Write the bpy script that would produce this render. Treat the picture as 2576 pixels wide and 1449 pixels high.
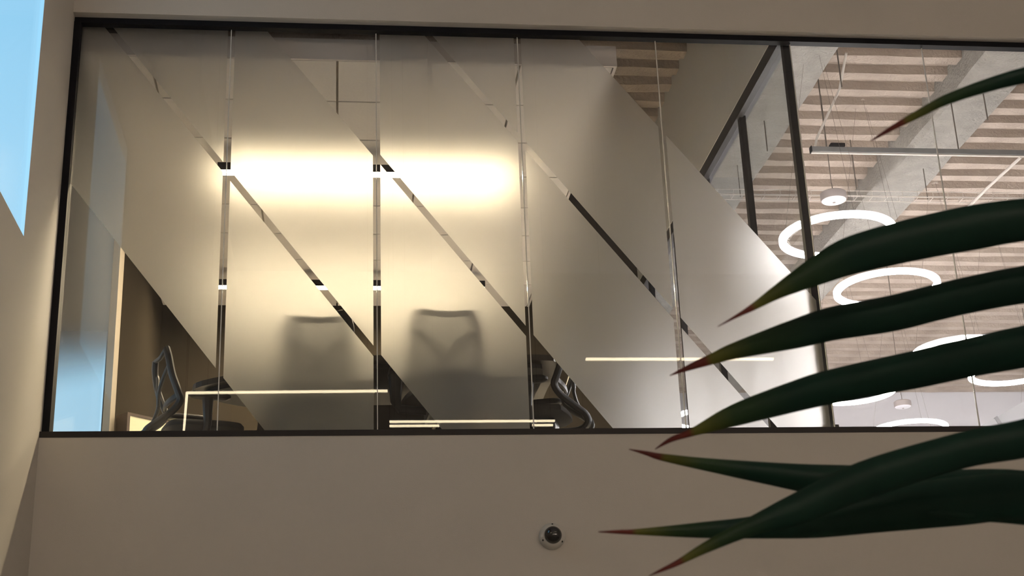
import bpy, bmesh, math, random
from mathutils import Vector, Matrix
random.seed(7)
for _o in list(bpy.data.objects): bpy.data.objects.remove(_o)
SC = bpy.context.scene
COL = SC.collection

# ------------------------------------------------------------------ camera
FPX, W0, H0 = 3637.86, 2576.0, 1449.0
CR = Vector((0.99294925, -0.11282982, -0.03634858))      # camera right
CU = Vector((-0.00561078, -0.35102579, 0.93634898))      # camera up
CF = Vector((0.11840738, 0.92954307, 0.34918386))        # camera forward
CP = Vector((1.633, -8.206, -2.1963))
cd = bpy.data.cameras.new('camera'); cam = bpy.data.objects.new('camera', cd); COL.objects.link(cam)
cd.sensor_width = 36; cd.lens = FPX / W0 * 36
cd.clip_start = 0.05; cd.clip_end = 200
cd.dof.use_dof = True; cd.dof.focus_distance = 9.6; cd.dof.aperture_fstop = 13
m = Matrix.Identity(4)
for i in range(3):
    m[i][0] = CR[i]; m[i][1] = CU[i]; m[i][2] = -CF[i]; m[i][3] = CP[i]
cam.matrix_world = m
SC.camera = cam

# ------------------------------------------------------------------ world, exposure
SC.view_settings.view_transform = 'Standard'; SC.view_settings.look = 'None'
SC.view_settings.exposure = 0.0; SC.view_settings.gamma = 1.0
SC.view_settings.use_curve_mapping = False
w = bpy.data.worlds.new('dusk_sky'); SC.world = w; w.use_nodes = True
nt = w.node_tree; nt.nodes.clear()
tc = nt.nodes.new('ShaderNodeTexCoord'); sep = nt.nodes.new('ShaderNodeSeparateXYZ')
rmp = nt.nodes.new('ShaderNodeValToRGB'); bg = nt.nodes.new('ShaderNodeBackground'); wo = nt.nodes.new('ShaderNodeOutputWorld')
nt.links.new(tc.outputs['Generated'], sep.inputs[0]); nt.links.new(sep.outputs['Z'], rmp.inputs[0])
e = rmp.color_ramp.elements
e[0].position = 0.0; e[0].color = (0.62, 0.76, 0.84, 1)
e[1].position = 1.0; e[1].color = (0.16, 0.38, 0.66, 1)
x = e.new(0.30); x.color = (0.36, 0.64, 0.84, 1)
x = e.new(0.55); x.color = (0.26, 0.56, 0.80, 1)
nt.links.new(rmp.outputs[0], bg.inputs[0]); bg.inputs[1].default_value = 1.25
nt.links.new(bg.outputs[0], wo.inputs[0])
SC.cycles.sample_clamp_indirect = 20.0
SC.cycles.transparent_max_bounces = 24
SC.cycles.use_light_tree = False; SC.cycles.glossy_bounces = 3; SC.cycles.max_bounces = 7; SC.cycles.diffuse_bounces = 3; SC.cycles.transmission_bounces = 8
FILL_GLOBE = 98.0         # added, unseen globe pendants that light the atrium from the back
LAMP_ATRIUM = 16.0      # radiance of the linear lamps in the atrium
FILL_DOWN = 8.0        # radiance of the added, unseen atrium downlights
LAMP_ROOM = 262.0        # conference room pendants
LAMP_RING = 82.0        # office ring pendants

# ------------------------------------------------------------------ materials
def pmat(name, col, rough=0.6, metal=0.0, noise=0.0, nscale=8.0, bump=0.0, bscale=60.0, spec=0.4, col2=None):
    M = bpy.data.materials.new(name); M.use_nodes = True; n = M.node_tree
    b = n.nodes['Principled BSDF']
    b.inputs['Base Color'].default_value = (*col, 1); b.inputs['Roughness'].default_value = rough
    b.inputs['Metallic'].default_value = metal; b.inputs['Specular IOR Level'].default_value = spec
    t = n.nodes.new('ShaderNodeTexCoord')
    if noise > 0 or col2:
        z = n.nodes.new('ShaderNodeTexNoise'); z.inputs['Scale'].default_value = nscale; z.inputs['Detail'].default_value = 5
        r = n.nodes.new('ShaderNodeValToRGB'); n.links.new(t.outputs['Object'], z.inputs['Vector']); n.links.new(z.outputs['Fac'], r.inputs[0])
        c2 = col2 or tuple(c * (1 - noise) for c in col)
        r.color_ramp.elements[0].position = .32; r.color_ramp.elements[1].position = .68
        r.color_ramp.elements[0].color = (*c2, 1); r.color_ramp.elements[1].color = (*col, 1)
        n.links.new(r.outputs[0], b.inputs['Base Color'])
    if bump > 0:
        z = n.nodes.new('ShaderNodeTexNoise'); z.inputs['Scale'].default_value = bscale; z.inputs['Detail'].default_value = 4
        n.links.new(t.outputs['Object'], z.inputs['Vector'])
        q = n.nodes.new('ShaderNodeBump'); q.inputs['Strength'].default_value = bump; q.inputs['Distance'].default_value = .02
        n.links.new(z.outputs['Fac'], q.inputs['Height']); n.links.new(q.outputs[0], b.inputs['Normal'])
    return M
def emat(name, col, s):
    M = bpy.data.materials.new(name); M.use_nodes = True; n = M.node_tree; n.nodes.clear()
    em = n.nodes.new('ShaderNodeEmission'); em.inputs[0].default_value = (*col, 1); em.inputs[1].default_value = s
    o = n.nodes.new('ShaderNodeOutputMaterial'); n.links.new(em.outputs[0], o.inputs[0]); return M
def glass(name, tint, refl=1.0, graze=.96):
    # thin architectural glass: clear transmission with a Fresnel (Schlick) mirror layer
    M = bpy.data.materials.new(name); M.use_nodes = True; n = M.node_tree; n.nodes.clear()
    lw = n.nodes.new('ShaderNodeLayerWeight'); lw.inputs[0].default_value = .5
    p = n.nodes.new('ShaderNodeMath'); p.operation = 'POWER'; p.inputs[1].default_value = 5
    a = n.nodes.new('ShaderNodeMath'); a.operation = 'MULTIPLY_ADD'; a.inputs[1].default_value = graze; a.inputs[2].default_value = .043 * refl
    tr = n.nodes.new('ShaderNodeBsdfTransparent'); tr.inputs[0].default_value = (*tint, 1)
    gl = n.nodes.new('ShaderNodeBsdfGlossy'); gl.inputs['Roughness'].default_value = 0.0
    mx = n.nodes.new('ShaderNodeMixShader'); o = n.nodes.new('ShaderNodeOutputMaterial')
    n.links.new(lw.outputs['Facing'], p.inputs[0]); n.links.new(p.outputs[0], a.inputs[0]); n.links.new(a.outputs[0], mx.inputs[0])
    n.links.new(tr.outputs[0], mx.inputs[1]); n.links.new(gl.outputs[0], mx.inputs[2]); n.links.new(mx.outputs[0], o.inputs[0])
    return M
def film_mat():
    M = bpy.data.materials.new('frosted_film'); M.use_nodes = True; n = M.node_tree; n.nodes.clear()
    rf = n.nodes.new('ShaderNodeBsdfRefraction'); rf.inputs['Color'].default_value = (.955, .95, .945, 1)
    rf.distribution = 'BECKMANN'; rf.inputs['Roughness'].default_value = .385; rf.inputs['IOR'].default_value = 1.45
    tl = n.nodes.new('ShaderNodeBsdfTranslucent'); tl.inputs[0].default_value = (.85, .84, .82, 1)
    df = n.nodes.new('ShaderNodeBsdfDiffuse'); df.inputs[0].default_value = (.55, .54, .52, 1)
    m1 = n.nodes.new('ShaderNodeMixShader'); m1.inputs[0].default_value = .08
    m2 = n.nodes.new('ShaderNodeMixShader'); m2.inputs[0].default_value = .04
    o = n.nodes.new('ShaderNodeOutputMaterial')
    n.links.new(rf.outputs[0], m1.inputs[1]); n.links.new(tl.outputs[0], m1.inputs[2])
    n.links.new(m1.outputs[0], m2.inputs[1]); n.links.new(df.outputs[0], m2.inputs[2]); n.links.new(m2.outputs[0], o.inputs[0])
    return M
def fade_film_mat():
    # added film, graded from clear to solid to give daylight a soft upper edge
    M = bpy.data.materials.new('daylight_fade_film'); M.use_nodes = True; n = M.node_tree; n.nodes.clear()
    t = n.nodes.new('ShaderNodeTexCoord'); s = n.nodes.new('ShaderNodeSeparateXYZ'); mr = n.nodes.new('ShaderNodeMapRange')
    mr.interpolation_type = 'SMOOTHSTEP'
    mr.inputs['From Min'].default_value = .56; mr.inputs['From Max'].default_value = 1.16
    ma = n.nodes.new('ShaderNodeMath'); ma.operation = 'MULTIPLY_ADD'; ma.inputs[1].default_value = -.34   # fade edge rises along the window
    n.links.new(t.outputs['Object'], s.inputs[0]); n.links.new(s.outputs['Y'], ma.inputs[0]); n.links.new(s.outputs['Z'], ma.inputs[2]); n.links.new(ma.outputs[0], mr.inputs['Value'])
    tr = n.nodes.new('ShaderNodeBsdfTransparent'); df = n.nodes.new('ShaderNodeBsdfDiffuse'); df.inputs[0].default_value = (.075, .073, .073, 1)
    mx = n.nodes.new('ShaderNodeMixShader'); o = n.nodes.new('ShaderNodeOutputMaterial')
    n.links.new(mr.outputs[0], mx.inputs[0]); n.links.new(tr.outputs[0], mx.inputs[1]); n.links.new(df.outputs[0], mx.inputs[2]); n.links.new(mx.outputs[0], o.inputs[0])
    return M
def leaf_mat():
    M = bpy.data.materials.new('yucca_leaf'); M.use_nodes = True; n = M.node_tree; b = n.nodes['Principled BSDF']
    at = n.nodes.new('ShaderNodeAttribute'); at.attribute_name = 'along'
    r = n.nodes.new('ShaderNodeValToRGB'); e = r.color_ramp.elements
    e[0].position = 0; e[0].color = (.10, .022, .018, 1); e[1].position = 1; e[1].color = (.004, .028, .021, 1)
    for p, c in ((.050, (.13, .025, .018)), (.058, (.10, .10, .016)), (.075, (.075, .085, .016)), (.115, (.020, .045, .016)), (.20, (.006, .029, .019))):
        q = e.new(p); q.color = (*c, 1)
    z = n.nodes.new('ShaderNodeTexNoise'); z.inputs['Scale'].default_value = 9; tc = n.nodes.new('ShaderNodeTexCoord')
    ms = n.nodes.new('ShaderNodeMapRange'); ms.inputs['To Min'].default_value = .6; ms.inputs['To Max'].default_value = 1.3
    mx = n.nodes.new('ShaderNodeMix'); mx.data_type = 'RGBA'; mx.blend_type = 'MULTIPLY'; mx.inputs[0].default_value = 1
    n.links.new(at.outputs['Fac'], r.inputs[0]); n.links.new(tc.outputs['Object'], z.inputs['Vector']); n.links.new(z.outputs['Fac'], ms.inputs['Value'])
    n.links.new(r.outputs[0], mx.inputs[6]); n.links.new(ms.outputs[0], mx.inputs[7]); n.links.new(mx.outputs[2], b.inputs['Base Color'])
    b.inputs['Roughness'].default_value = .42; b.inputs['Specular IOR Level'].default_value = .2
    return M
def mesh_fabric(name='chair_mesh_fabric', op=.22):
    M = bpy.data.materials.new(name); M.use_nodes = True; n = M.node_tree; n.nodes.clear()
    tr = n.nodes.new('ShaderNodeBsdfTransparent'); df = n.nodes.new('ShaderNodeBsdfDiffuse'); df.inputs[0].default_value = (.02, .02, .022, 1)
    mx = n.nodes.new('ShaderNodeMixShader'); mx.inputs[0].default_value = op; o = n.nodes.new('ShaderNodeOutputMaterial')
    n.links.new(tr.outputs[0], mx.inputs[1]); n.links.new(df.outputs[0], mx.inputs[2]); n.links.new(mx.outputs[0], o.inputs[0]); return M

MT = dict(
    wall=pmat('painted_plaster', (.62, .585, .54), .75, noise=.03, nscale=1.5, bump=.06, bscale=140),
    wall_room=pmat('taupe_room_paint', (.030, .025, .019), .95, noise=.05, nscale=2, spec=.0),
    white=pmat('white_office_paint', (.78, .77, .80), .7, noise=.03, nscale=1.2, bump=.04, bscale=120),
    bulk=pmat('bulkhead_paint', (.80, .80, .80), .8, noise=.04, nscale=1.2),
    floor=pmat('pale_stone_floor', (.42, .39, .35), .45, noise=.15, nscale=3),
    carpet=pmat('pale_carpet', (.55, .52, .48), .95, noise=.25, nscale=30, bump=.2, bscale=300),  # conference carpet made pale to bounce light up to the ceiling
    ocarpet=pmat('grey_office_carpet', (.42, .40, .38), .95, noise=.2, nscale=20, bump=.2, bscale=300),
    black=pmat('black_anodised_frame', (.010, .010, .013), .6, spec=.15),
    sill=pmat('dark_bronze_sill', (.016, .012, .012), .5),
    header=pmat('charcoal_aluminium', (.035, .035, .04), .5),
    headerface=pmat('grey_aluminium_face', (.11, .11, .125), .5),
    tile=pmat('ceiling_tile', (.80, .765, .74), .9, noise=.05, nscale=60, bump=.12, bscale=500),
    grid=pmat('ceiling_grid_metal', (.36, .33, .29), .6),
    fascia=pmat('fascia_trim', (.62, .58, .57), .6),
    deck=pmat('sprayed_deck', (.51, .435, .37), .95, col2=(.40, .335, .285), nscale=3.0, bump=.8, bscale=35),
    beam=pmat('fireproofed_beam', (.385, .37, .34), .95, col2=(.31, .30, .275), nscale=6, bump=1.0, bscale=40),
    galv=pmat('galvanised_strut', (.30, .31, .32), .5, metal=.5, noise=.15, nscale=12),
    pipe=pmat('painted_conduit', (.66, .62, .57), .6),
    rod=pmat('hanger_rod', (.16, .14, .12), .6),
    chair=pmat('black_chair_plastic', (.007, .007, .008), .4, spec=.3),
    cfab=pmat('charcoal_upholstery', (.035, .034, .034), .9, noise=.3, nscale=120, bump=.15, bscale=400),
    cmesh=mesh_fabric(), cdense=mesh_fabric('dense_chair_mesh', .74),
    table=pmat('dark_walnut_veneer', (.026, .019, .014), .35, col2=(.016, .011, .008), nscale=5),
    cream=pmat('cream_laminate', (.78, .72, .50), .5, noise=.03, nscale=4),
    brown=pmat('dark_brown_edge', (.07, .045, .03), .5),
    doorleaf=pmat('dark_door_leaf', (.035, .032, .026), .35),
    doorfr=pmat('door_frame_metal', (.30, .27, .22), .5),
    strip=pmat('joint_silicone', (.70, .69, .66), .25, spec=.6),
    pane=glass('clear_glass', (.97, .97, .965), 1.0), pglass=glass('partition_glass', (.93, .94, .94), 1.0),
    skyglass=glass('antireflective_glass', (.985, .99, .99), .4, .12),
    film=film_mat(), fade=fade_film_mat(),
    ledw=emat('warm_linear_diffuser', (1.0, .83, .55), LAMP_ATRIUM),
    ledr=emat('room_pendant_diffuser', (1.0, .82, .53), LAMP_ROOM),
    ring=emat('ring_diffuser', (1.0, .945, .93), LAMP_RING),
    globe=emat('fill_globe_glass', (1.0, .85, .71), FILL_GLOBE),
    down=emat('fill_downlight_diffuser', (1.0, .84, .66), FILL_DOWN),
    camw=pmat('camera_white_plastic', (.60, .585, .55), .4), dome=pmat('smoked_dome', (.006, .006, .008), .05, spec=1.0),
    lens=pmat('camera_module', (.14, .13, .13), .3, metal=.4), dark=pmat('dark_screw', (.02, .02, .02), .6),
    leaf=leaf_mat(), bark=pmat('cane_bark', (.22, .17, .11), .9, noise=.4, nscale=25, bump=.6, bscale=60),
    pot=pmat('grey_planter', (.28, .27, .26), .7), soil=pmat('soil', (.035, .025, .018), 1.0, noise=.4, nscale=60, bump=.8, bscale=120),
    drumside=pmat('drum_side_grey', (.36, .32, .31), .5), drumlens=pmat('drum_lens_white', (.80, .80, .86), .4),
    duct=pmat('duct_grey', (.42, .43, .45), .5, metal=.2),
)

# ------------------------------------------------------------------ mesh helpers
class MB:
    def __init__(s): s.v = []; s.f = []
    def add(s, vs, fs):
        o = len(s.v); s.v += [tuple(v) for v in vs]; s.f += [tuple(i + o for i in f) for f in fs]; return s
    def box(s, x0, x1, y0, y1, z0, z1):
        return s.add([(x0,y0,z0),(x1,y0,z0),(x1,y1,z0),(x0,y1,z0),(x0,y0,z1),(x1,y0,z1),(x1,y1,z1),(x0,y1,z1)],
                     [(3,2,1,0),(4,5,6,7),(0,1,5,4),(1,2,6,5),(2,3,7,6),(3,0,4,7)])
    def prism(s, pts, axis, a, b):
        # polygon pts (2D) extruded along axis: 'z' -> (x,y); 'y' -> (x,z); 'x' -> (y,z)
        def P(p, t): return {'z': (p[0], p[1], t), 'y': (p[0], t, p[1]), 'x': (t, p[0], p[1])}[axis]
        n = len(pts)
        return s.add([P(p, a) for p in pts] + [P(p, b) for p in pts],
                     [tuple(range(n))[::-1], tuple(range(n, 2*n))] + [(i, (i+1) % n, (i+1) % n + n, i + n) for i in range(n)])
    def tube(s, pts, r, n=8, flat=1.0, cap=True, closed=False, up=None):
        pts = [Vector(p) for p in pts]; k = len(pts)
        rs = r if isinstance(r, (list, tuple)) else [r] * k
        rings = []; prev = None
        for i, p in enumerate(pts):
            if closed: t = (pts[(i+1) % k] - pts[i-1]).normalized()
            else: t = (pts[min(i+1, k-1)] - pts[max(i-1, 0)]).normalized()
            if prev is None:
                a = Vector(up) if up else (Vector((0,0,1)) if abs(t.z) < .9 else Vector((0,1,0)))
            else: a = prev
            a = (a - t * a.dot(t)).normalized(); b = t.cross(a); prev = a
            rings.append([p + a * (math.cos(2*math.pi*j/n) * rs[i] * flat) + b * (math.sin(2*math.pi*j/n) * rs[i]) for j in range(n)])
        vs = [v for q in rings for v in q]; fs = []
        for i in range(k if closed else k - 1):
            i2 = (i + 1) % k
            for j in range(n): fs.append((i*n+j, i*n+(j+1) % n, i2*n+(j+1) % n, i2*n+j))
        if cap and not closed: fs += [tuple(range(n))[::-1], tuple(range((k-1)*n, k*n))]
        return s.add(vs, fs)
    def lathe(s, prof, c=(0,0,0), n=32, axis='z', cap=True):
        c = Vector(c); vs = []; fs = []
        for r, h in prof:
            for j in range(n):
                a = 2*math.pi*j/n; x, y = r*math.cos(a), r*math.sin(a)
                vs.append(c + (Vector((x, y, h)) if axis == 'z' else Vector((x, -h, y))))
        for i in range(len(prof)-1):
            for j in range(n): fs.append((i*n+j, i*n+(j+1) % n, (i+1)*n+(j+1) % n, (i+1)*n+j))
        if cap and prof[0][0] > 1e-5: fs.append(tuple(range(n))[::-1])
        if cap and prof[-1][0] > 1e-5: fs.append(tuple(range((len(prof)-1)*n, len(prof)*n)))
        return s.add(vs, fs)
    def build(s, name, mat, parent=None, smooth=False, bevel=0):
        me = bpy.data.meshes.new(name); me.from_pydata(s.v, [], s.f); me.update()
        bm = bmesh.new(); bm.from_mesh(me)
        bmesh.ops.remove_doubles(bm, verts=bm.verts, dist=1e-6)
        bmesh.ops.recalc_face_normals(bm, faces=bm.faces)
        if bevel: bmesh.ops.bevel(bm, geom=list(bm.edges), offset=bevel, segments=2, affect='EDGES', profile=.5)
        bm.to_mesh(me); bm.free()
        me.materials.append(mat)
        if smooth:
            for p in me.polygons: p.use_smooth = True
            try: me.set_sharp_from_angle(angle=math.radians(40))
            except Exception: pass
        o = bpy.data.objects.new(name, me); COL.objects.link(o)
        if parent: o.parent = parent
        return o
def empty(name, loc=(0,0,0), rz=0, parent=None):
    o = bpy.data.objects.new(name, None); COL.objects.link(o); o.location = loc; o.rotation_euler = (0,0,rz); o.empty_display_size = .1
    if parent: o.parent = parent
    return o
def tag(o, label, cat, group=None):
    o['label'] = label; o['category'] = cat
    if group: o['group'] = group
    return o
def struct(o, label=None, cat=None):
    o['kind'] = 'structure'
    if label: o['label'] = label
    if cat: o['category'] = cat
    return o
def copy_tree(o, parent=None):
    c = o.copy(); COL.objects.link(c); c.parent = parent
    for ch in list(o.children): copy_tree(ch, c)
    return c
def smooth_path(pts, n=6):
    # Catmull-Rom through tuples of any size
    out = []; k = len(pts)
    for i in range(k-1):
        p0, p1, p2, p3 = pts[max(i-1,0)], pts[i], pts[i+1], pts[min(i+2,k-1)]
        for j in range(n):
            t = j/n
            out.append(tuple(.5*((2*b)+(-a+c)*t+(2*a-5*b+4*c-d)*t*t+(-a+3*b-3*c+d)*t**3) for a,b,c,d in zip(p0,p1,p2,p3)))
    out.append(tuple(pts[-1])); return out

# ------------------------------------------------------------------ dimensions
PW = 0.93               # glass pane width
GY = 0.10               # front face of the glass (behind the wall face at y = 0)
WT = 2.70               # underside of the window head
LX = -0.05              # left wall plane
NP = 7
XR = NP * PW
FLA, CLA = -3.75, 6.5   # atrium floor / ceiling
DK = 4.10               # structural deck
XP = 5 * PW             # glass partition plane
YF = 5.09               # conference room far wall
OX, OY = 14.0, 13.2     # office extents

# ------------------------------------------------------------------ atrium shell
b = MB().box(LX, 12, 0, .2, FLA, -.035)
b.box(LX, 12, 0, .13, 2.735, CLA)
b.box(XR + .05, 12, 0, .2, -.035, 2.735)
struct(b.build('wall_front', MT['wall']), 'pale plaster wall around the long interior window', 'wall')
# left wall with the sky opening
wy0, wy1, wz0, wz1 = -2.25, -.80, .866, 2.98
b = MB(); TW = .05
b.box(LX-TW, LX, -14, wy0-.4, FLA, CLA); b.box(LX-TW, LX, wy0-.4, .2, FLA, wz0); b.box(LX-TW, LX, wy0-.4, .2, wz1, CLA)
b.prism([(LX, wy1), (LX, .2), (LX-TW, .2), (LX-TW, wy1+.26)], 'z', wz0, wz1)        # jambs splayed to the outside
b.prism([(LX, wy0), (LX-TW, wy0-.26), (LX-TW, wy0-.4), (LX, wy0-.4)], 'z', wz0, wz1)
struct(b.build('wall_left', MT['wall']), 'pale plaster side wall with a tall opening to the sky', 'wall')
wn = struct(empty('window_2', (LX-.15, (wy0+wy1)/2, wz0)), 'daylight window high in the left side wall showing blue sky', 'window')
def local(o, mb): # shift builder verts into the empty's frame
    L = o.location; mb.v = [(v[0]-L.x, v[1]-L.y, v[2]-L.z) for v in mb.v]; return mb
local(wn, MB().box(LX-.026, LX-.02, wy0+.002, wy1-.002, wz0, wz1)).build('pane', MT['skyglass'], wn)
struct(MB().box(LX, 12, -14, 0, FLA-.1, FLA).build('floor', MT['floor']), 'pale stone floor of the atrium', 'floor')
struct(MB().box(LX-.22, 12, -14, .2, CLA, CLA+.1).build('ceiling', MT['white']), 'white atrium ceiling', 'ceiling')
struct(MB().box(LX-.22, 12.2, -14.2, -14, FLA, CLA).build('wall_back', MT['wall']), 'plaster wall behind the viewer', 'wall')
struct(MB().box(12, 12.2, -14, .2, FLA, CLA).build('wall_right', MT['wall']), 'plaster wall on the right of the atrium', 'wall')

# ------------------------------------------------------------------ long interior window
win = struct(empty('window_1', (0, GY, 0)), 'long black framed interior window with diagonal frosted film panels', 'window')
W_ = lambda mb: local(win, mb)
W_(MB().box(LX, XR+.05, .06, .118, WT-.004, 2.735)).build('frame_head', MT['black'], win)
W_(MB().box(LX, XR+.05, -.004, .16, -.035, 0.0)).build('frame_sill', MT['sill'], win)
W_(MB().box(LX, -.008, .05, .16, 0, WT)).build('frame_stile', MT['black'], win)
W_(MB().box(XR+.008, XR+.05, .05, .16, 0, WT)).build('frame_stile', MT['black'], win)
SL = 1.295
DD = [.222, 1.235, 2.265, 3.284, 4.287]
def clip(poly, keep):
    out = []
    for i in range(len(poly)):
        p, q = poly[i], poly[(i+1) % len(poly)]; a, c = keep(p), keep(q)
        if a >= 0: out.append(p)
        if (a >= 0) != (c >= 0):
            t = a/(a-c); out.append((p[0]+(q[0]-p[0])*t, p[1]+(q[1]-p[1])*t))
    return out
U = lambda p: p[0] + (p[1]-1.3)/SL
G2 = .026; INF = 99
BANDS = {0: [(DD[0], DD[1]-G2), (DD[1]+G2, INF)],
         1: [(DD[0], DD[1]-G2), (DD[1]+G2, DD[2]-G2)],
         2: [(DD[1]+G2, DD[2]-G2), (DD[2]+G2, DD[3]-G2), (DD[3]+G2, INF)],
         3: [(DD[2]+G2, DD[3]-G2), (DD[3]+G2, DD[4])],
         4: [(-INF, DD[3]-G2), (DD[3]+G2, DD[4])]}
for i in range(NP):
    x0, x1 = i*PW + .003, (i+1)*PW - .003
    if i == 0: x0 = -.008
    pn = W_(MB().box(x0, x1, GY, GY+.012, 0, WT)).build('pane', MT['pane'], win)
    for lo, hi in BANDS.get(i, []):
        l = x0 + (.021 if i else .0); r = x1 - .019
        poly = [(l, .001), (r, .001), (r, WT-.001), (l, WT-.001)]
        poly = clip(poly, lambda p: U(p)-lo); poly = clip(poly, lambda p: hi-U(p)) if poly else poly
        if len(poly) >= 3:
            fo = W_(MB().prism(poly, 'y', GY+.0128, GY+.0136)).build('frosted_film', MT['film'], pn)
            fo['label'] = 'translucent frosted film'
    if i:
        W_(MB().box(i*PW-.0028, i*PW+.0028, GY+.001, GY+.011, 0, WT)).build('joint_strip', MT['strip'], win)

# ------------------------------------------------------------------ conference room and office shell
struct(MB().box(LX-.22, XP, .2, YF, -.12, -.02).build('floor_conference', MT['carpet']), 'pale carpet of the conference room', 'floor')
struct(MB().box(XP, OX, .2, OY, -.12, -.02).build('floor_office', MT['ocarpet']), 'grey carpet of the open office', 'floor')
# left wall of the conference room with a low window
cy0, cy1, cz1 = .22, 2.10, 2.59
b = MB()
b.box(LX-.22, LX, .2, cy0, -.12, DK); b.box(LX-.03, LX, cy0, cy1, cz1, DK); b.prism([(LX, cy1), (LX, YF), (LX-.22, YF), (LX-.22, cy1+1.3)], 'z', -.12, DK)
b.box(LX-.22, LX, cy0, cy1, -.12, .02)
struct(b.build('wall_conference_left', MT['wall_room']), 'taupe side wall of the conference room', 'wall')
w3 = struct(empty('window_3', (LX-.1, (cy0+cy1)/2, 0)), 'window in the conference room side wall with added film fading the daylight, bright at the bottom', 'window')
local(w3, MB().box(LX-.024, LX-.018, cy0, cy1, .02, cz1)).build('pane', MT['skyglass'], w3)
local(w3, MB().box(LX-.002, LX+.0, cy0, cy1, .02, cz1)).build('fade_film', MT['fade'], w3)
struct(MB().box(LX, LX+.05, 2.10, 2.32, -.02, 2.6).build('trim_1', pmat('pale_jamb_paint', (.30, .26, .215), .8, spec=.1)), 'pale upright jamb beside the conference room side window', 'trim')
# far wall
dx0, dx1, dz = 1.20, 2.13, 1.955
b = MB().box(LX, dx0-.05, YF, YF+.15, -.12, DK); b.box(dx1+.05, XP+.05, YF, YF+.15, -.12, DK); b.box(dx0-.05, dx1+.05, YF, YF+.15, dz+.05, DK)
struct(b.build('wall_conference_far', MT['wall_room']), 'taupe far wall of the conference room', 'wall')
d = struct(empty('door_1', ((dx0+dx1)/2, YF, -.02)), 'dark door in the far wall of the conference room', 'door')
local(d, MB().box(dx0, dx1, YF+.04, YF+.09, -.02, dz)).build('leaf', MT['doorleaf'], d)
fr = MB().box(dx0-.05, dx0, YF-.02, YF+.15, -.02, dz+.05); fr.box(dx1, dx1+.05, YF-.02, YF+.15, -.02, dz+.05); fr.box(dx0, dx1, YF-.02, YF+.15, dz, dz+.05)
local(d, fr).build('door_frame', MT['doorfr'], d)
hd = local(d, MB().tube([(dx1-.08, YF+.04, 1.0), (dx1-.08, YF-.02, 1.0), (dx1-.2, YF-.02, 1.0)], .009)).build('handle', MT['galv'], d, True)
# wall over the glass partition, office walls
struct(MB().box(XP-.05, XP+.05, .2, YF, 2.86, DK).build('wall_bulkhead', MT['bulk']), 'plain bulkhead wall above the glass partition', 'wall')
struct(MB().box(XP-.05, XP+.05, YF+.15, OY, -.12, DK).build('wall_office_left', MT['white']), 'white wall on the left of the open office', 'wall')
struct(MB().box(XP-.05, OX, OY, OY+.2, -.12, DK).build('wall_office_far', MT['white']), 'white wall at the far end of the open office', 'wall')
b = MB().box(OX, OX+.2, .2, OY, -.12, .9); b.box(OX, OX+.2, .2, OY, 3.0, DK)
for k in range(6): b.box(OX, OX+.2, .2 + k*2.52, .6 + k*2.52, .9, 3.0)  # piers between unseen openings, added to let in cool sky fill
struct(b.build('wall_office_right', MT['white']), 'white wall on the right of the open office with unseen openings added for daylight', 'wall')
struct(MB().box(11.9, OX, .18, .2, -.12, DK).build('wall_office_front', MT['white']), 'white wall beside the long interior window', 'wall')
for k, z in enumerate((3.28, 3.44)):
    struct(MB().box(XP+.05, OX, OY-.06, OY, z, z+.06).build('trim_%d' % (k+2), MT['white']), 'white ledge along the far office wall, %s of two' % ('lower', 'upper')[k], 'trim')

# structural deck with flutes running along x
dk = struct(MB().box(LX-.22, OX+.2, .2, OY+.2, DK, DK+.12).build('ceiling_deck', MT['deck']), 'exposed corrugated deck with sprayed coating', 'ceiling')
def rib_mesh(seed):
    rnd = random.Random(seed); n = 46; L = OX - LX; vs = []; fs = []
    for i in range(n+1):
        x = LX + L*i/n; j = lambda s: rnd.uniform(-s, s)
        vs += [(x, -.085+j(.008), .0), (x, -.062+j(.010), -.075+j(.006)), (x, .062+j(.010), -.075+j(.006)), (x, .085+j(.008), .0)]
    for i in range(n):
        for k in range(3): fs.append((i*4+k, i*4+k+1, i*4+k+5, i*4+k+4))
    mb = MB(); mb.v = vs; mb.f = fs; return mb
ribs = [rib_mesh(s).build('deck_rib', MT['deck'], dk, True) for s in range(4)]
PITCH = .303; y = .40; k = 0
while y < OY - .1:
    if k < 4: r = ribs[k]
    else: r = ribs[k % 4].copy(); COL.objects.link(r); r.parent = dk
    r.location = (0, y + .06, DK); y += PITCH; k += 1

# beams under the deck
def beam(xa, xb, z0, label):
    n = 30; mb = MB(); rnd = random.Random(int(xa*100)); vs = []; fs = []
    for i in range(n+1):
        yy = .2 + (OY-.2)*i/n; j = lambda: rnd.uniform(-.012, .012)
        vs += [(xa+j(), yy, DK), (xa+j(), yy, z0+.03+j()*.5), (xa+.04+j(), yy, z0+j()*.5), (xb-.04+j(), yy, z0+j()*.5), (xb+j(), yy, z0+.03+j()*.5), (xb+j(), yy, DK)]
    for i in range(n):
        for q in range(5): fs.append((i*6+q, i*6+q+1, i*6+q+7, i*6+q+6))
    fs += [tuple(range(6)), tuple(range(n*6, n*6+6))[::-1]]
    mb.v = vs; mb.f = fs
    struct(mb.build('ceiling_beam', MT['beam'], None, True), label, 'beam')
beam(5.10, 5.78, 3.80, 'sprayed ceiling beam nearest the glass partition')
beam(7.08, 7.62, 3.80, 'sprayed ceiling beam in the middle of the office view')

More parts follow.
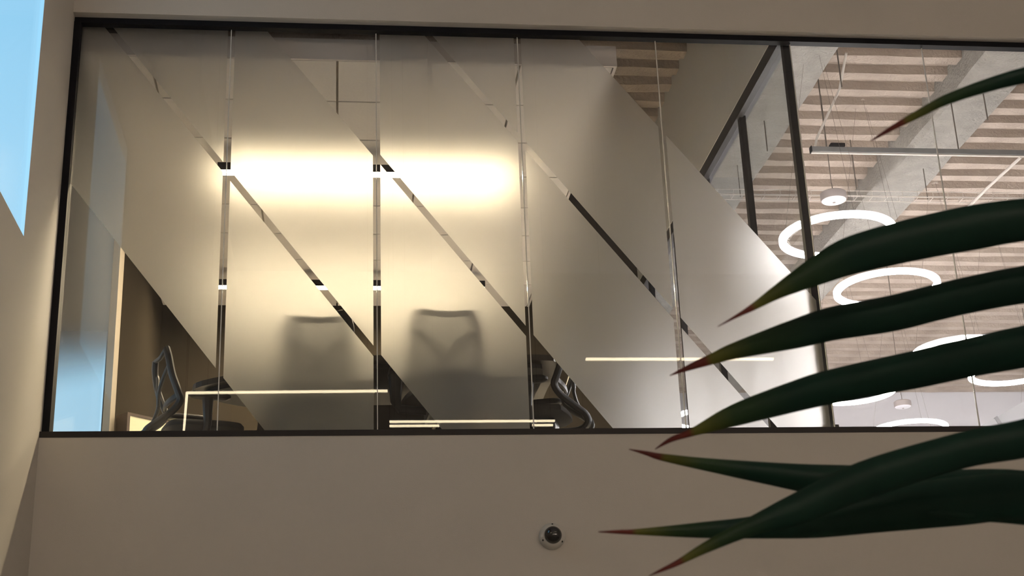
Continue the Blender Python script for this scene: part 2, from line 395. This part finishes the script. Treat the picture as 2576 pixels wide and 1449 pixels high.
# suspended tile ceiling of the conference room
CX1, CZ, CY0 = 3.49, 2.60, .285
cl = struct(empty('ceiling_cloud', (LX, CY0, CZ)), 'suspended tile ceiling of the conference room with a plain fascia', 'ceiling')
local(cl, MB().box(LX, CX1, CY0, CY0+.02, CZ, CZ+.155)).build('fascia', MT['fascia'], cl)
local(cl, MB().box(CX1-.02, CX1, CY0+.02, YF, CZ, CZ+.155)).build('fascia', MT['fascia'], cl)
local(cl, MB().box(LX, CX1-.02, CY0+.02, YF, CZ+.03, CZ+.05)).build('backing_board', MT['grid'], cl)
xs = [LX, .39, 1.0, 1.61, 2.22, 2.83, CX1-.02]; ys = [CY0+.02] + [.878 + .6*q for q in range(7)] + [YF]
for i in range(len(xs)-1):
    for j in range(len(ys)-1):
        g = .008
        local(cl, MB().box(xs[i]+g, xs[i+1]-g, ys[j]+g, ys[j+1]-g, CZ+.002, CZ+.03)).build('ceiling_tile', MT['tile'], cl)

# glass partition between conference room and office
gp = struct(empty('wall_partition', (XP, .2, -.02)), 'black framed glass partition between conference room and office', 'partition')
local(gp, MB().box(XP-.045, XP+.0, .165, YF, 2.76, 2.86)).build('header', MT['header'], gp)
local(gp, MB().box(XP+.0, XP+.05, .165, YF, 2.775, 2.86)).build('header_cover', MT['headerface'], gp)
local(gp, MB().box(XP-.05, XP+.05, .165, YF, -.02, .06)).build('floor_track', MT['header'], gp)
posts = [.19, 1.32, 2.45, 3.58, 4.71]
for q, yy in enumerate(posts):
    local(gp, MB().box(XP-.028, XP+.022, yy-.025, yy+.025, .06, 2.775)).build('post', MT['black'], gp)
    y1 = (posts + [YF-.02])[q+1]
    local(gp, MB().box(XP-.006, XP+.004, yy+.026, y1-.026, .06, 2.77)).build('pane', MT['pglass'], gp)

# ------------------------------------------------------------------ conference table
def P2(pts): return smooth_path(pts + [pts[0]], 4)[:-1]
out = P2([(.62,1.62),(.70,1.46),(1.10,1.21),(1.65,.93),(2.3,.87),(2.95,.88),(3.08,.98),(3.10,1.55),(3.02,2.12),(2.3,2.22),(1.5,2.12),(.85,1.88)])
tb = tag(empty('conference_table', (1.9, 1.55, -.02)), 'dark boat-shaped conference table behind the frosted glass', 'table')
local(tb, MB().prism(out, 'z', .705, .745)).build('tabletop', MT['table'], tb, False)
inner = [(1.9+(p[0]-1.9)*.93, 1.55+(p[1]-1.55)*.9) for p in out]
local(tb, MB().prism(inner, 'z', .675, .705)).build('under_frame', MT['black'], tb)
for sx in (1.21, 2.42):
    local(tb, MB().prism([(sx-.16,.03),(sx+.16,.03),(sx+.10,.675),(sx-.10,.675)], 'y', 1.42, 1.80)).build('pedestal_leg', MT['table'], tb)
    local(tb, MB().box(sx-.17, sx+.17, 1.3, 1.92, -.02, .03)).build('foot', MT['black'], tb)
local(tb, MB().box(1.35, 2.28, 1.58, 1.62, .2, .6)).build('modesty_panel', MT['table'], tb)

# ------------------------------------------------------------------ office chairs (facing +x)
def make_chair(solid):
    c = empty('office_chair')
    rails = []
    for s in (1, -1):
        P = smooth_path([(-.285,.155*s,.975),(-.275,.195*s,.90),(-.25,.205*s,.78),(-.205,.205*s,.66),(-.185,.195*s,.60),
                         (-.225,.165*s,.53),(-.315,.115*s,.455),(-.375,.085*s,.40),(-.375,.065*s,.345),(-.30,.05*s,.31),(-.12,.045*s,.315)], 5)
        rails.append(P)
    top = smooth_path([(-.285,.155,.975),(-.288,.08,.962),(-.286,0,.955),(-.288,-.08,.962),(-.285,-.155,.975)], 4)
    MB().tube(rails[0], .023, 8, 1.3).build('back_rail', MT['chair'], c, True)
    MB().tube(rails[1], .023, 8, 1.3).build('back_rail', MT['chair'], c, True)
    MB().tube(top, .016, 8).build('top_rail', MT['chair'], c, True)
    # Y-shaped spine and lumbar bar
    MB().tube(smooth_path([(-.262,.17,.86),(-.275,.09,.80),(-.29,.02,.70),(-.285,0,.60),(-.31,0,.50),(-.36,0,.40)],5), .013, 8, 1.5).build('spine_arm', MT['chair'], c, True)
    MB().tube(smooth_path([(-.262,-.17,.86),(-.275,-.09,.80),(-.29,-.02,.70),(-.285,0,.60)],5), .013, 8, 1.5).build('spine_arm', MT['chair'], c, True)
    MB().tube(smooth_path([(-.195,.2,.64),(-.215,.1,.635),(-.222,0,.633),(-.215,-.1,.635),(-.195,-.2,.64)],4), .014, 8, 1.8).build('lumbar_bar', MT['chair'], c, True)
    vs = []; fs = []; n = 12
    for i in range(n+1):
        t = i/n; k = t*20; a = rails[0][int(round(k))]
        for j in range(7):
            y = a[1]*(1 - 2*j/6); bow = .02*(1-(2*j/6-1)**2)
            vs.append((a[0]-bow*.6, y, a[2]))
    m = 7
    for i in range(n):
        for j in range(6): fs.append((i*m+j, i*m+j+1, (i+1)*m+j+1, (i+1)*m+j))
    mb = MB(); mb.add(vs, fs)
    if solid:
        mb2 = MB(); off = [(v[0]+.022, v[1], v[2]) for v in vs]; N = len(vs)
        mb2.add(vs + off, fs + [tuple(i+N for i in f)[::-1] for f in fs])
        ed = [j for j in range(m)] + [i*m+m-1 for i in range(1, n+1)] + [n*m+j for j in range(m-2, -1, -1)] + [i*m for i in range(n-1, 0, -1)]
        mb2.add(vs + off, [(ed[q], ed[(q+1) % len(ed)], ed[(q+1) % len(ed)]+N, ed[q]+N) for q in range(len(ed))])
        mb2.build('back_panel', MT['cdense'], c, True)
    else:
        mb.build('back_mesh', MT['cmesh'], c, True)
    # seat
    so = smooth_path([(-.22,.19),(.0,.245),(.2,.24),(.265,.17),(.275,0),(.265,-.17),(.2,-.24),(0,-.245),(-.22,-.19),(-.25,0),(-.22,.19)], 4)[:-1]
    mb = MB(); n = len(so)
    lay = [(.90,.405),(1.0,.425),(1.0,.45),(.95,.468),(.8,.474)]
    vs = [(p[0]*s, p[1]*s, z) for s, z in lay for p in so]
    fs = [(i*n+j, i*n+(j+1) % n, (i+1)*n+(j+1) % n, (i+1)*n+j) for i in range(len(lay)-1) for j in range(n)] + [tuple(range(n))[::-1], tuple(range((len(lay)-1)*n, len(lay)*n))]
    mb.add(vs, fs); mb.build('seat', MT['cfab'], c, True)
    MB().box(-.16, .12, -.10, .10, .30, .405).build('tilt_mechanism', MT['chair'], c, bevel=.015)
    for s in (1, -1):
        ap = MB().tube([(-.02,.09*s,.36),(-.02,.27*s,.37),(-.02,.295*s,.42),(-.025,.295*s,.60)], [.02,.024,.027,.038], 8, 1.3).build('arm_post', MT['chair'], c, True)
        prof = [(-.15,.0),(-.13,.034),(-.05,.045),(.08,.042),(.13,.028),(.14,0),(.13,-.028),(.08,-.042),(-.05,-.045),(-.13,-.034)]
        pd = MB(); sm = smooth_path(prof+[prof[0]],3)[:-1]
        nn = len(sm); ly = [(.86,.60),(1,.61),(1,.628),(.88,.64)]
        pd.add([(p[0]*q-.01, p[1]*q+.295*s, z) for q, z in ly for p in sm], [(i*nn+j, i*nn+(j+1)%nn, (i+1)*nn+(j+1)%nn, (i+1)*nn+j) for i in range(3) for j in range(nn)] + [tuple(range(nn))[::-1], tuple(range(3*nn,4*nn))])
        pd.build('arm_pad', MT['chair'], ap, True)
    MB().lathe([(.028,.10),(.028,.22),(.019,.221),(.019,.31)], n=16).build('gas_column', MT['chair'], c, True)
    MB().lathe([(.05,.075),(.055,.09),(.045,.12),(.03,.125)], n=16).build('base_hub', MT['chair'], c, True)
    for q in range(5):
        a = q*2*math.pi/5 + .3; ca, sa = math.cos(a), math.sin(a)
        bl = MB().tube([(.03*ca,.03*sa,.10),(.18*ca,.18*sa,.09),(.31*ca,.31*sa,.072)], [.026,.021,.015], 8).build('base_leg', MT['chair'], c, True)
        w = MB().tube([(.31*ca-.022*sa,.31*sa+.022*ca,.03),(.31*ca+.022*sa,.31*sa-.022*ca,.03)], .03, 14); w.tube([(.31*ca,.31*sa,.045),(.31*ca,.31*sa,.075)], .009, 6)
        w.build('caster', MT['chair'], bl, True)
    return c
GR = 'office chairs around the conference table'
ch = make_chair(False); ch.location = (.685, 1.56, -.02); ch.scale = (1, 1, .973); ch.rotation_euler.z = math.radians(20)
tag(ch, 'black open-frame office chair seen from the side at the left end of the table', 'chair', GR)
c2 = copy_tree(ch); c2.scale = (1, 1, 1); c2.location = (2.955, 1.27, -.02); c2.rotation_euler.z = math.radians(180-18)
tag(c2, 'black open-frame office chair at the right end of the table, partly hidden by frosted film', 'chair', GR)
c3 = make_chair(True); c3.location = (1.50, .93, -.02); c3.rotation_euler.z = math.radians(90)
tag(c3, 'dark office chair with dense mesh back blurred behind the frosted glass, left of the two', 'chair', GR)
c4 = copy_tree(c3); c4.location = (2.29, .84, -.02); c4.rotation_euler.z = math.radians(93)
tag(c4, 'dark office chair with dense mesh back blurred behind the frosted glass, right of the two', 'chair', GR)

# cream pedestal in the corner
pc = tag(empty('storage_pedestal', (.115, 2.20, -.005), math.radians(44)), 'low cream storage pedestal with dark edges in the corner of the conference room', 'cabinet')
MB().box(.012, .52, 0, .13, .04, .715).build('body', MT['cream'], pc)
MB().box(-.012, .012, -.006, .13, .0, .735).build('side_panel', MT['brown'], pc)
MB().box(.012, .53, -.006, .13, .715, .735).build('top', MT['brown'], pc)
MB().box(.012, .53, .01, .13, 0, .04).build('plinth', MT['brown'], pc)

# conference room linear pendants
def linear_pendant(xa, xb, y, z, ceil, label):
    L = tag(empty('linear_pendant_light', ((xa+xb)/2, y, z)), label, 'light', 'linear pendants of the conference room')
    h = (xb-xa)/2
    MB().box(-h, h, -.05, .05, .003, .012).build('diffuser', MT['ledr'], L)
    hb = MB().box(-h-.004, h+.004, -.054, .054, .012, .06)
    hb.box(-h-.004, h+.004, -.054, -.0505, 0, .012); hb.box(-h-.004, h+.004, .0505, .054, 0, .012)
    hb.build('housing', MT['black'], L)
    for s in (-.8, .8):
        MB().tube([(h*s, 0, .06), (h*s, 0, ceil-z)], .003, 6).build('suspension_cable', MT['rod'], L)
linear_pendant(.735, 2.94, 1.72, 2.435, CZ, 'warm linear pendant glowing brightly behind the upper frosted panels')
linear_pendant(.55, 2.95, 4.15, 2.435, CZ, 'fainter warm linear pendant farther back in the conference room')

# ------------------------------------------------------------------ office ceiling fittings
def ring_light(x, y, z, label, r=.44):
    L = tag(empty('ring_pendant_light', (x, y, z)), label, 'light', 'ring pendants of the open office')
    n = 64
    prof = [(r-.029,-.02),(r+.029,-.02),(r+.029,.014),(r-.029,.014)]
    def ringmesh(pf):
        vs = []; fs = []; k = len(pf)
        for j in range(n):
            a = 2*math.pi*j/n
            vs += [(q[0]*math.cos(a), q[0]*math.sin(a), q[1]) for q in pf]
        for j in range(n):
            for i in range(k): fs.append((j*k+i, j*k+(i+1)%k, ((j+1)%n)*k+(i+1)%k, ((j+1)%n)*k+i))
        return MB().add(vs, fs)
    ringmesh(prof).build('diffuser_ring', MT['ring'], L, True)
    ringmesh([(r-.025,.0145),(r+.025,.0145),(r+.025,.024),(r-.025,.024)]).build('housing_ring', MT['drumlens'], L, True)
    for q in range(3):
        a = q*2*math.pi/3+.5
        MB().tube([(r*math.cos(a), r*math.sin(a), .022), (.04*math.cos(a), .04*math.sin(a), DK+.01-z)], .0013, 5).build('suspension_cable', MT['rod'], L)
    MB().lathe([(.05,DK-.03-z),(.05,DK+.005-z)], n=20).build('canopy', MT['pipe'], L, True)
for x, y, lab in ((5.64,2.25,'ring pendant nearest the glass partition, largest of the glowing rings'),
                  (6.50,3.46,'glowing ring pendant just below and right of the largest ring'),
                  (7.93,5.26,'glowing ring pendant showing only its upper left arc above a leaf'),
                  (7.31,6.74,'glowing ring pendant showing its lower arc right of the black post'),
                  (8.84,5.98,'glowing ring pendant cut by the right edge of the picture'),
                  (8.60,8.39,'glowing ring pendant resting on the window sill line, farthest of the rings')):
    ring_light(x, y, 2.2, lab)
for x, y, lab in ((5.95,7.8,'ring pendant behind the frosted panel low beside the glass joint'),
                  (6.30,10.9,'added ring pendant behind the frosted panel, farthest back'),  # this ring and those after it are added to light the office
                  (10.4,5.2,'added ring pendant off the right edge of the picture, nearest'),
                  (11.6,8.2,'added ring pendant off the right edge of the picture, middle'),
                  (11.8,11.3,'added ring pendant off the right edge of the picture, farthest')):
    ring_light(x, y, 2.2, lab)
def drum(x, y, z, label):
    L = tag(empty('drum_fitting', (x, y, z)), label, 'ceiling fitting', 'drum fittings of the open office')
    MB().lathe([(.112,.0),(.116,.01),(.116,.07),(.10,.08),(.0,.082)], n=32).build('body', MT['drumside'], L, True)
    MB().lathe([(.0,-.02),(.07,-.017),(.102,-.006),(.108,.0)], n=32).build('lens', MT['drumlens'], L, True)
    MB().lathe([(.0,-.028),(.012,-.026),(.014,-.019)], n=12).build('centre_cap', MT['drumside'], L, True)
    MB().tube([(0,0,.08),(0,0,.16),(-.004,0,.17),(0,0,DK+.01-z)], .004, 6).build('suspension_cable', MT['rod'], L)
drum(6.05, 3.30, 2.985, 'white drum fitting hanging on a cable just above the largest ring')
drum(9.22, 9.97, 2.945, 'pale drum fitting hanging above the farthest ring')

# strut channel, box, hanger rods
st = tag(empty('strut_channel', (5.75, 2.92, 3.29)), 'long grey metal strut hung across the office ceiling', 'rail')
local(st, MB().box(5.755, 9.5, 2.90, 2.945, 3.28, 3.325)).build('channel', MT['galv'], st)
local(st, MB().box(5.755, 9.5, 2.912, 2.933, 3.268, 3.28)).build('lip', MT['pipe'], st)
local(st, MB().box(5.748, 5.756, 2.895, 2.95, 3.275, 3.33)).build('end_cap', MT['black'], st)
for xx in (5.90, 7.12, 8.4, 9.4):
    local(st, MB().tube([(xx, 2.925, 3.325), (xx, 2.925, DK-.07)], .006, 6)).build('hanger_rod', MT['rod'], st)
tag(MB().box(5.93, 6.06, 2.885, 2.95, 3.3275, 3.359).build('junction_box', MT['black'], None, bevel=.004), 'small black box sitting on the left end of the metal strut', 'box')
def conduit(pts, r, label):
    L = tag(MB().tube(smooth_path(pts, 1), r, 8).build('conduit_pipe', MT['pipe'], None, True), label, 'pipe', 'conduits under the office ceiling')
conduit([(5.99,2.42,3.995),(6.02,2.75,3.82),(5.83,2.95,3.43),(5.80,2.95,3.33)], .012, 'thin pale conduit bending down to the left end of the strut')
conduit([(7.70,2.93,3.27),(7.62,3.5,3.22),(7.55,4.1,3.15)], .014, 'pale conduit sloping down to the left from the right part of the strut')
for x, y, l, lab in ((5.86,2.30,.45,'dark threaded rod hanging near the top of the black post'), (5.50,3.35,.55,'thin hanger rod left of the strut end'),
                (7.35,2.75,.5,'dark hanger rod in front of the middle beam'), (6.62,4.15,.55,'thin hanger rod right of the nearer drum fitting'), (8.1,7.2,.6,'thin hanger rod farther back in the office')):
    tag(MB().tube([(x,y,DK-.02),(x,y,DK-.06-l)], .006, 6).build('hanger_rod', MT['rod']), lab, 'rod', 'hanger rods under the deck')
# wire basket tray
tr = tag(empty('cable_tray', (5.2, 4.3, 3.5)), 'thin wire cable tray crossing under the deck', 'cable tray')
for yy, zz in ((4.25,3.52),(4.25,3.46),(4.36,3.46),(4.36,3.52)):
    MB().tube([(-.4,yy-4.3,zz-3.5),(4.2,yy-4.3,zz-3.5)], .004, 5).build('wire', MT['pipe'], tr)
for q in range(30):
    x = -.4 + q*.155
    MB().tube([(x,-.05,.02),(x,-.05,-.04),(x,.06,-.04),(x,.06,.02)], .003, 4).build('cross_wire', MT['pipe'], tr)
for x in (.3, 2.2, 4.0):
    MB().tube([(x,.005,-.04),(x,.005,DK-.07-3.5)], .005, 5).build('hanger_rod', MT['rod'], tr)
# slanting grey duct at the far right
du = tag(empty('ventilation_duct', (9.9, 9.0, 2.4)), 'slanting grey duct above the sill at the far right of the office', 'duct')
MB().tube([(-.12,.2,-.12),(.75,0,.32),(1.5,-.3,.62)], .13, 4, up=(0,1,1)).build('duct_body', MT['duct'], du)
MB().tube([(.20,.12,.04),(.24,.11,.06)], .142, 4, up=(0,1,1)).build('duct_flange', MT['galv'], du)
for p in (Vector((.75,0,.44)), Vector((1.3,-.22,.66))):
    MB().tube([p, p + Vector((0,0,DK+.01-2.4-p.z))], .005, 6).build('hanger_rod', MT['rod'], du)

# ------------------------------------------------------------------ atrium fittings
def atrium_bar(name, segs, z, label):
    # segs: list of ((x0,y0),(x1,y1)) axis aligned runs of the lamp
    x0, y0 = segs[0][0]
    L = tag(empty(name, (x0, y0, z)), label, 'light', 'linear lamps hanging in the atrium')
    for (a, c), (e_, f_) in segs:
        p, q = Vector((a-x0, c-y0, 0)), Vector((e_-x0, f_-y0, 0)); t = (q-p).normalized(); n = Vector((-t.y, t.x, 0))*.011
        quad = [(v.x, v.y) for v in (p-n, q-n, q+n, p+n)]
        MB().prism(quad, 'z', 0, .018).build('diffuser', MT['ledw'], L)
        MB().prism(quad, 'z', .018, .05).build('housing', MT['camw'], L)
        for k in (.1, .9):
            u = p.lerp(q, k)
            MB().tube([(u.x,u.y,.05),(u.x,u.y,CLA-z)], .002, 5).build('suspension_cable', MT['rod'], L)
def mir(x3, y3, z):       # a point of the mirror image given at z = 3.2, moved to height z and mirrored back
    s = (z-CP.z)/(3.2-CP.z); return (CP.x+(x3-CP.x)*s, 2*GY-(CP.y+(y3-CP.y)*s))
ZA = 1.6
A0, A1, AP = mir(-.317,10.10,ZA), mir(2.264,10.037,ZA), mir(-.575,12.3,ZA)
atrium_bar('linear_lamp', [(A0, A1), (A0, AP)], ZA, 'warm L-shaped linear lamp of the atrium, mirrored low in the left glass panes')
B0, B1, B2, B3 = mir(2.342,11.56,ZA), mir(4.693,11.56,ZA), mir(2.35,11.79,ZA), mir(3.058,11.79,ZA)
B4 = mir(4.40,11.79,ZA); B5 = mir(4.70,11.79,ZA)  # short extra strips added to draw the doubled reflection in the glass
atrium_bar('linear_lamp', [(B0, B1), (B2, B3), (B4, B5)], ZA, 'warm linear lamp of the atrium with strips added for its doubled reflection, mirrored just above the sill')
C0, C1 = mir(4.675,8.675,ZA), mir(7.068,8.675,ZA)
atrium_bar('linear_lamp', [(C0, C1)], ZA, 'warm straight linear lamp of the atrium, mirrored in the right frosted panel')
for q, (x, y) in enumerate(((1.6,-2.6),(5.2,-2.6),(8.8,-2.6),(3.4,-4.4),(7.0,-4.4))):  # out-of-view downlights added to fill the atrium with light
    L = tag(empty('fill_downlight', (x, y, CLA)), 'added round warm downlight in the atrium ceiling, %s, out of view' % ('near row left', 'near row middle', 'near row right', 'second row left', 'second row right')[q], 'light', 'added downlights of the atrium ceiling')
    MB().lathe([(.0,-.012),(.14,-.012),(.14,-.004)], n=24).build('lens', MT['down'], L)
    MB().lathe([(.14,0),(.14,-.02),(.17,-.02),(.17,0)], n=24, cap=False).build('trim_ring', MT['camw'], L, True)

for q, x in enumerate((2.4, 5.4, 8.0, 9.8, 11.3)):  # unseen globes added to light the window wall evenly
    L = tag(empty('fill_globe_pendant', (x, -13.0, .4)), 'added warm globe pendant behind the viewer, number %s from the left' % ('one', 'two', 'three', 'four', 'five')[q], 'light', 'added globe pendants at the back of the atrium')
    MB().lathe([(.0,-.15)] + [(.15*math.sin(t*math.pi/12), -.15*math.cos(t*math.pi/12)) for t in range(1,12)] + [(.0,.15)], n=24).build('globe', MT['globe'], L, True)
    MB().lathe([(.05,.13),(.05,.18),(.02,.2)], n=16).build('cap', MT['black'], L, True)
    MB().tube([(0,0,.2),(0,0,CLA-.4)], .003, 6).build('suspension_cable', MT['rod'], L)

# dome camera on the wall
sc = tag(empty('security_camera', (2.853, 0, -.64)), 'white dome security camera with smoked black dome on the wall below the window', 'camera')
MB().lathe([(.076,0),(.076,.018),(.070,.032),(.058,.050),(.052,.052)], n=40, axis='y').build('housing', MT['camw'], sc, True)
MB().lathe([(.0505,.049)] + [(.0505*math.cos(t*math.pi/16), .052+.042*math.sin(t*math.pi/16)) for t in range(0,8)] + [(.0,.094)], n=40, axis='y').build('dome', MT['dome'], sc, True)
for a in (90, 205, 325):
    ca, sa = math.cos(math.radians(a)), math.sin(math.radians(a))
    MB().lathe([(.005,.038),(.005,.046),(.0,.047)], c=(.064*ca,0,.064*sa), n=10, axis='y').build('screw', MT['dark'], sc, True)

# ------------------------------------------------------------------ the yucca in front of the camera
def at(px, py, dist):
    d = CR*((px-W0/2)/FPX) + CU*(-(py-H0/2)/FPX) + CF
    return CP + d.normalized()*dist
pl = empty('yucca_plant', (0,0,0))
LEAVES = [
 ([(2190,355,3),(2245,322,13),(2310,287,20),(2400,243,28),(2576,190,42),(2750,170,62),(2950,260,80),(3100,640,80),(3150,1250,60)], 1.75, 1.95),
 ([(1805,822,2),(1850,797,8),(1895,772,18),(1950,738,34),(2000,710,53),(2070,674,78),(2150,640,98),(2300,602,108),(2450,572,114),(2576,553,108),(2750,542,105),(2950,640,95),(3100,900,85),(3150,1300,60)], 1.80, 2.0),
 ([(1685,945,2),(1740,922,17),(1800,900,30),(1850,882,42),(2000,840,74),(2100,813,86),(2250,787,92),(2400,750,92),(2576,716,95),(2800,690,95),(3000,800,85),(3150,1320,60)], 1.90, 2.0),
 ([(1648,1130,2),(1690,1105,13),(1740,1088,20),(1850,1044,56),(2000,997,78),(2100,971,88),(2300,930,96),(2450,897,100),(2576,872,106),(2800,830,100),(3000,900,85),(3150,1330,60)], 1.95, 2.0),
 ([(1632,1449,2),(1665,1434,9),(1710,1413,16),(1786,1372,30),(1893,1323,48),(2008,1280,82),(2178,1206,96),(2416,1134,92),(2576,1103,98),(2800,1050,100),(3000,1090,90),(3150,1340,60)], 1.75, 1.9),
 ([(1582,1130,2),(1625,1140,11),(1670,1151,19),(1800,1172,36),(2000,1200,68),(2180,1222,102),(2350,1240,118),(2576,1243,120),(2850,1290,105),(3150,1350,60)], 2.0, 2.05),
 ([(1505,1338,3),(1560,1338,11),(1600,1338,15),(1750,1334,38),(1900,1326,58),(2050,1308,92),(2200,1284,114),(2400,1262,124),(2576,1250,120),(2850,1280,105),(3150,1360,60)], 1.88, 1.98),
 ([(2330,1290,4),(2420,1294,28),(2576,1297,48),(2850,1315,80),(3150,1370,60)], 1.93, 2.03),
]
crown = at(3150, 1330, 2.0)
for pts, d0, d1 in LEAVES:
    amin = .3 if pts[0][0] == 2330 else 0.0
    sp = smooth_path(pts, 6); n = len(sp)
    lens = [0]
    for i in range(1, n): lens.append(lens[-1] + math.hypot(sp[i][0]-sp[i-1][0], sp[i][1]-sp[i-1][1]))
    vs = []; al = []; fs = []
    for i, (px, py, wd) in enumerate(sp):
        t = lens[i]/lens[-1]; dist = d0+(d1-d0)*t
        q0, q1 = sp[max(i-1,0)], sp[min(i+1,n-1)]
        tx, ty = q1[0]-q0[0], q1[1]-q0[1]; ll = math.hypot(tx, ty); nx, ny = -ty/ll, tx/ll
        c = at(px, py, dist); a = at(px+nx*max(wd,2)/2, py+ny*max(wd,2)/2, dist); hv = a - c; hw = hv.length
        view = (c-CP).normalized()
        th = .0012
        for u in (-1, -.5, 0, .5, 1):
            vs.append(c + hv*u + view*(hw*.42*abs(u)*1.0 - th)); al.append(max(t, amin))
        for u in (1, .5, 0, -.5, -1):
            vs.append(c + hv*u + view*(hw*.42*abs(u)*1.0 + th)); al.append(max(t, amin))
    m = 10
    for i in range(n-1):
        for j in range(m): fs.append((i*m+j, i*m+(j+1)%m, (i+1)*m+(j+1)%m, (i+1)*m+j))
    fs += [tuple(range(m))[::-1], tuple(range((n-1)*m, n*m))]
    me = bpy.data.meshes.new('leaf'); me.from_pydata([tuple(v) for v in vs], [], fs); me.update()
    bm = bmesh.new(); bm.from_mesh(me); bmesh.ops.recalc_face_normals(bm, faces=bm.faces); bm.to_mesh(me); bm.free()
    at_ = me.attributes.new('along', 'FLOAT', 'POINT'); at_.data.foreach_set('value', al)
    me.materials.append(MT['leaf'])
    for p in me.polygons: p.use_smooth = True
    o = bpy.data.objects.new('leaf', me); COL.objects.link(o); o.parent = pl
PB = Vector((crown.x, crown.y, FLA))
MB().tube(smooth_path([tuple(crown + Vector((0,0,.02))), tuple(crown - Vector((0,0,.25))), (PB.x+.03, PB.y, FLA+1.0), (PB.x, PB.y, FLA+.46)], 6), .032, 12).build('cane', MT['bark'], pl, True)
tag(pl, 'yucca plant with long dark green red-tipped leaves reaching in from the right', 'plant')
pt = tag(empty('planter', (PB.x, PB.y, FLA)), 'round grey planter on the atrium floor holding the yucca', 'planter')
MB().lathe([(.20,0),(.25,.50),(.235,.50),(.22,.44)], n=32).build('pot', MT['pot'], pt, True)
MB().lathe([(.0,.47),(.12,.465),(.222,.455)], n=24).build('soil', MT['soil'], pt, True)
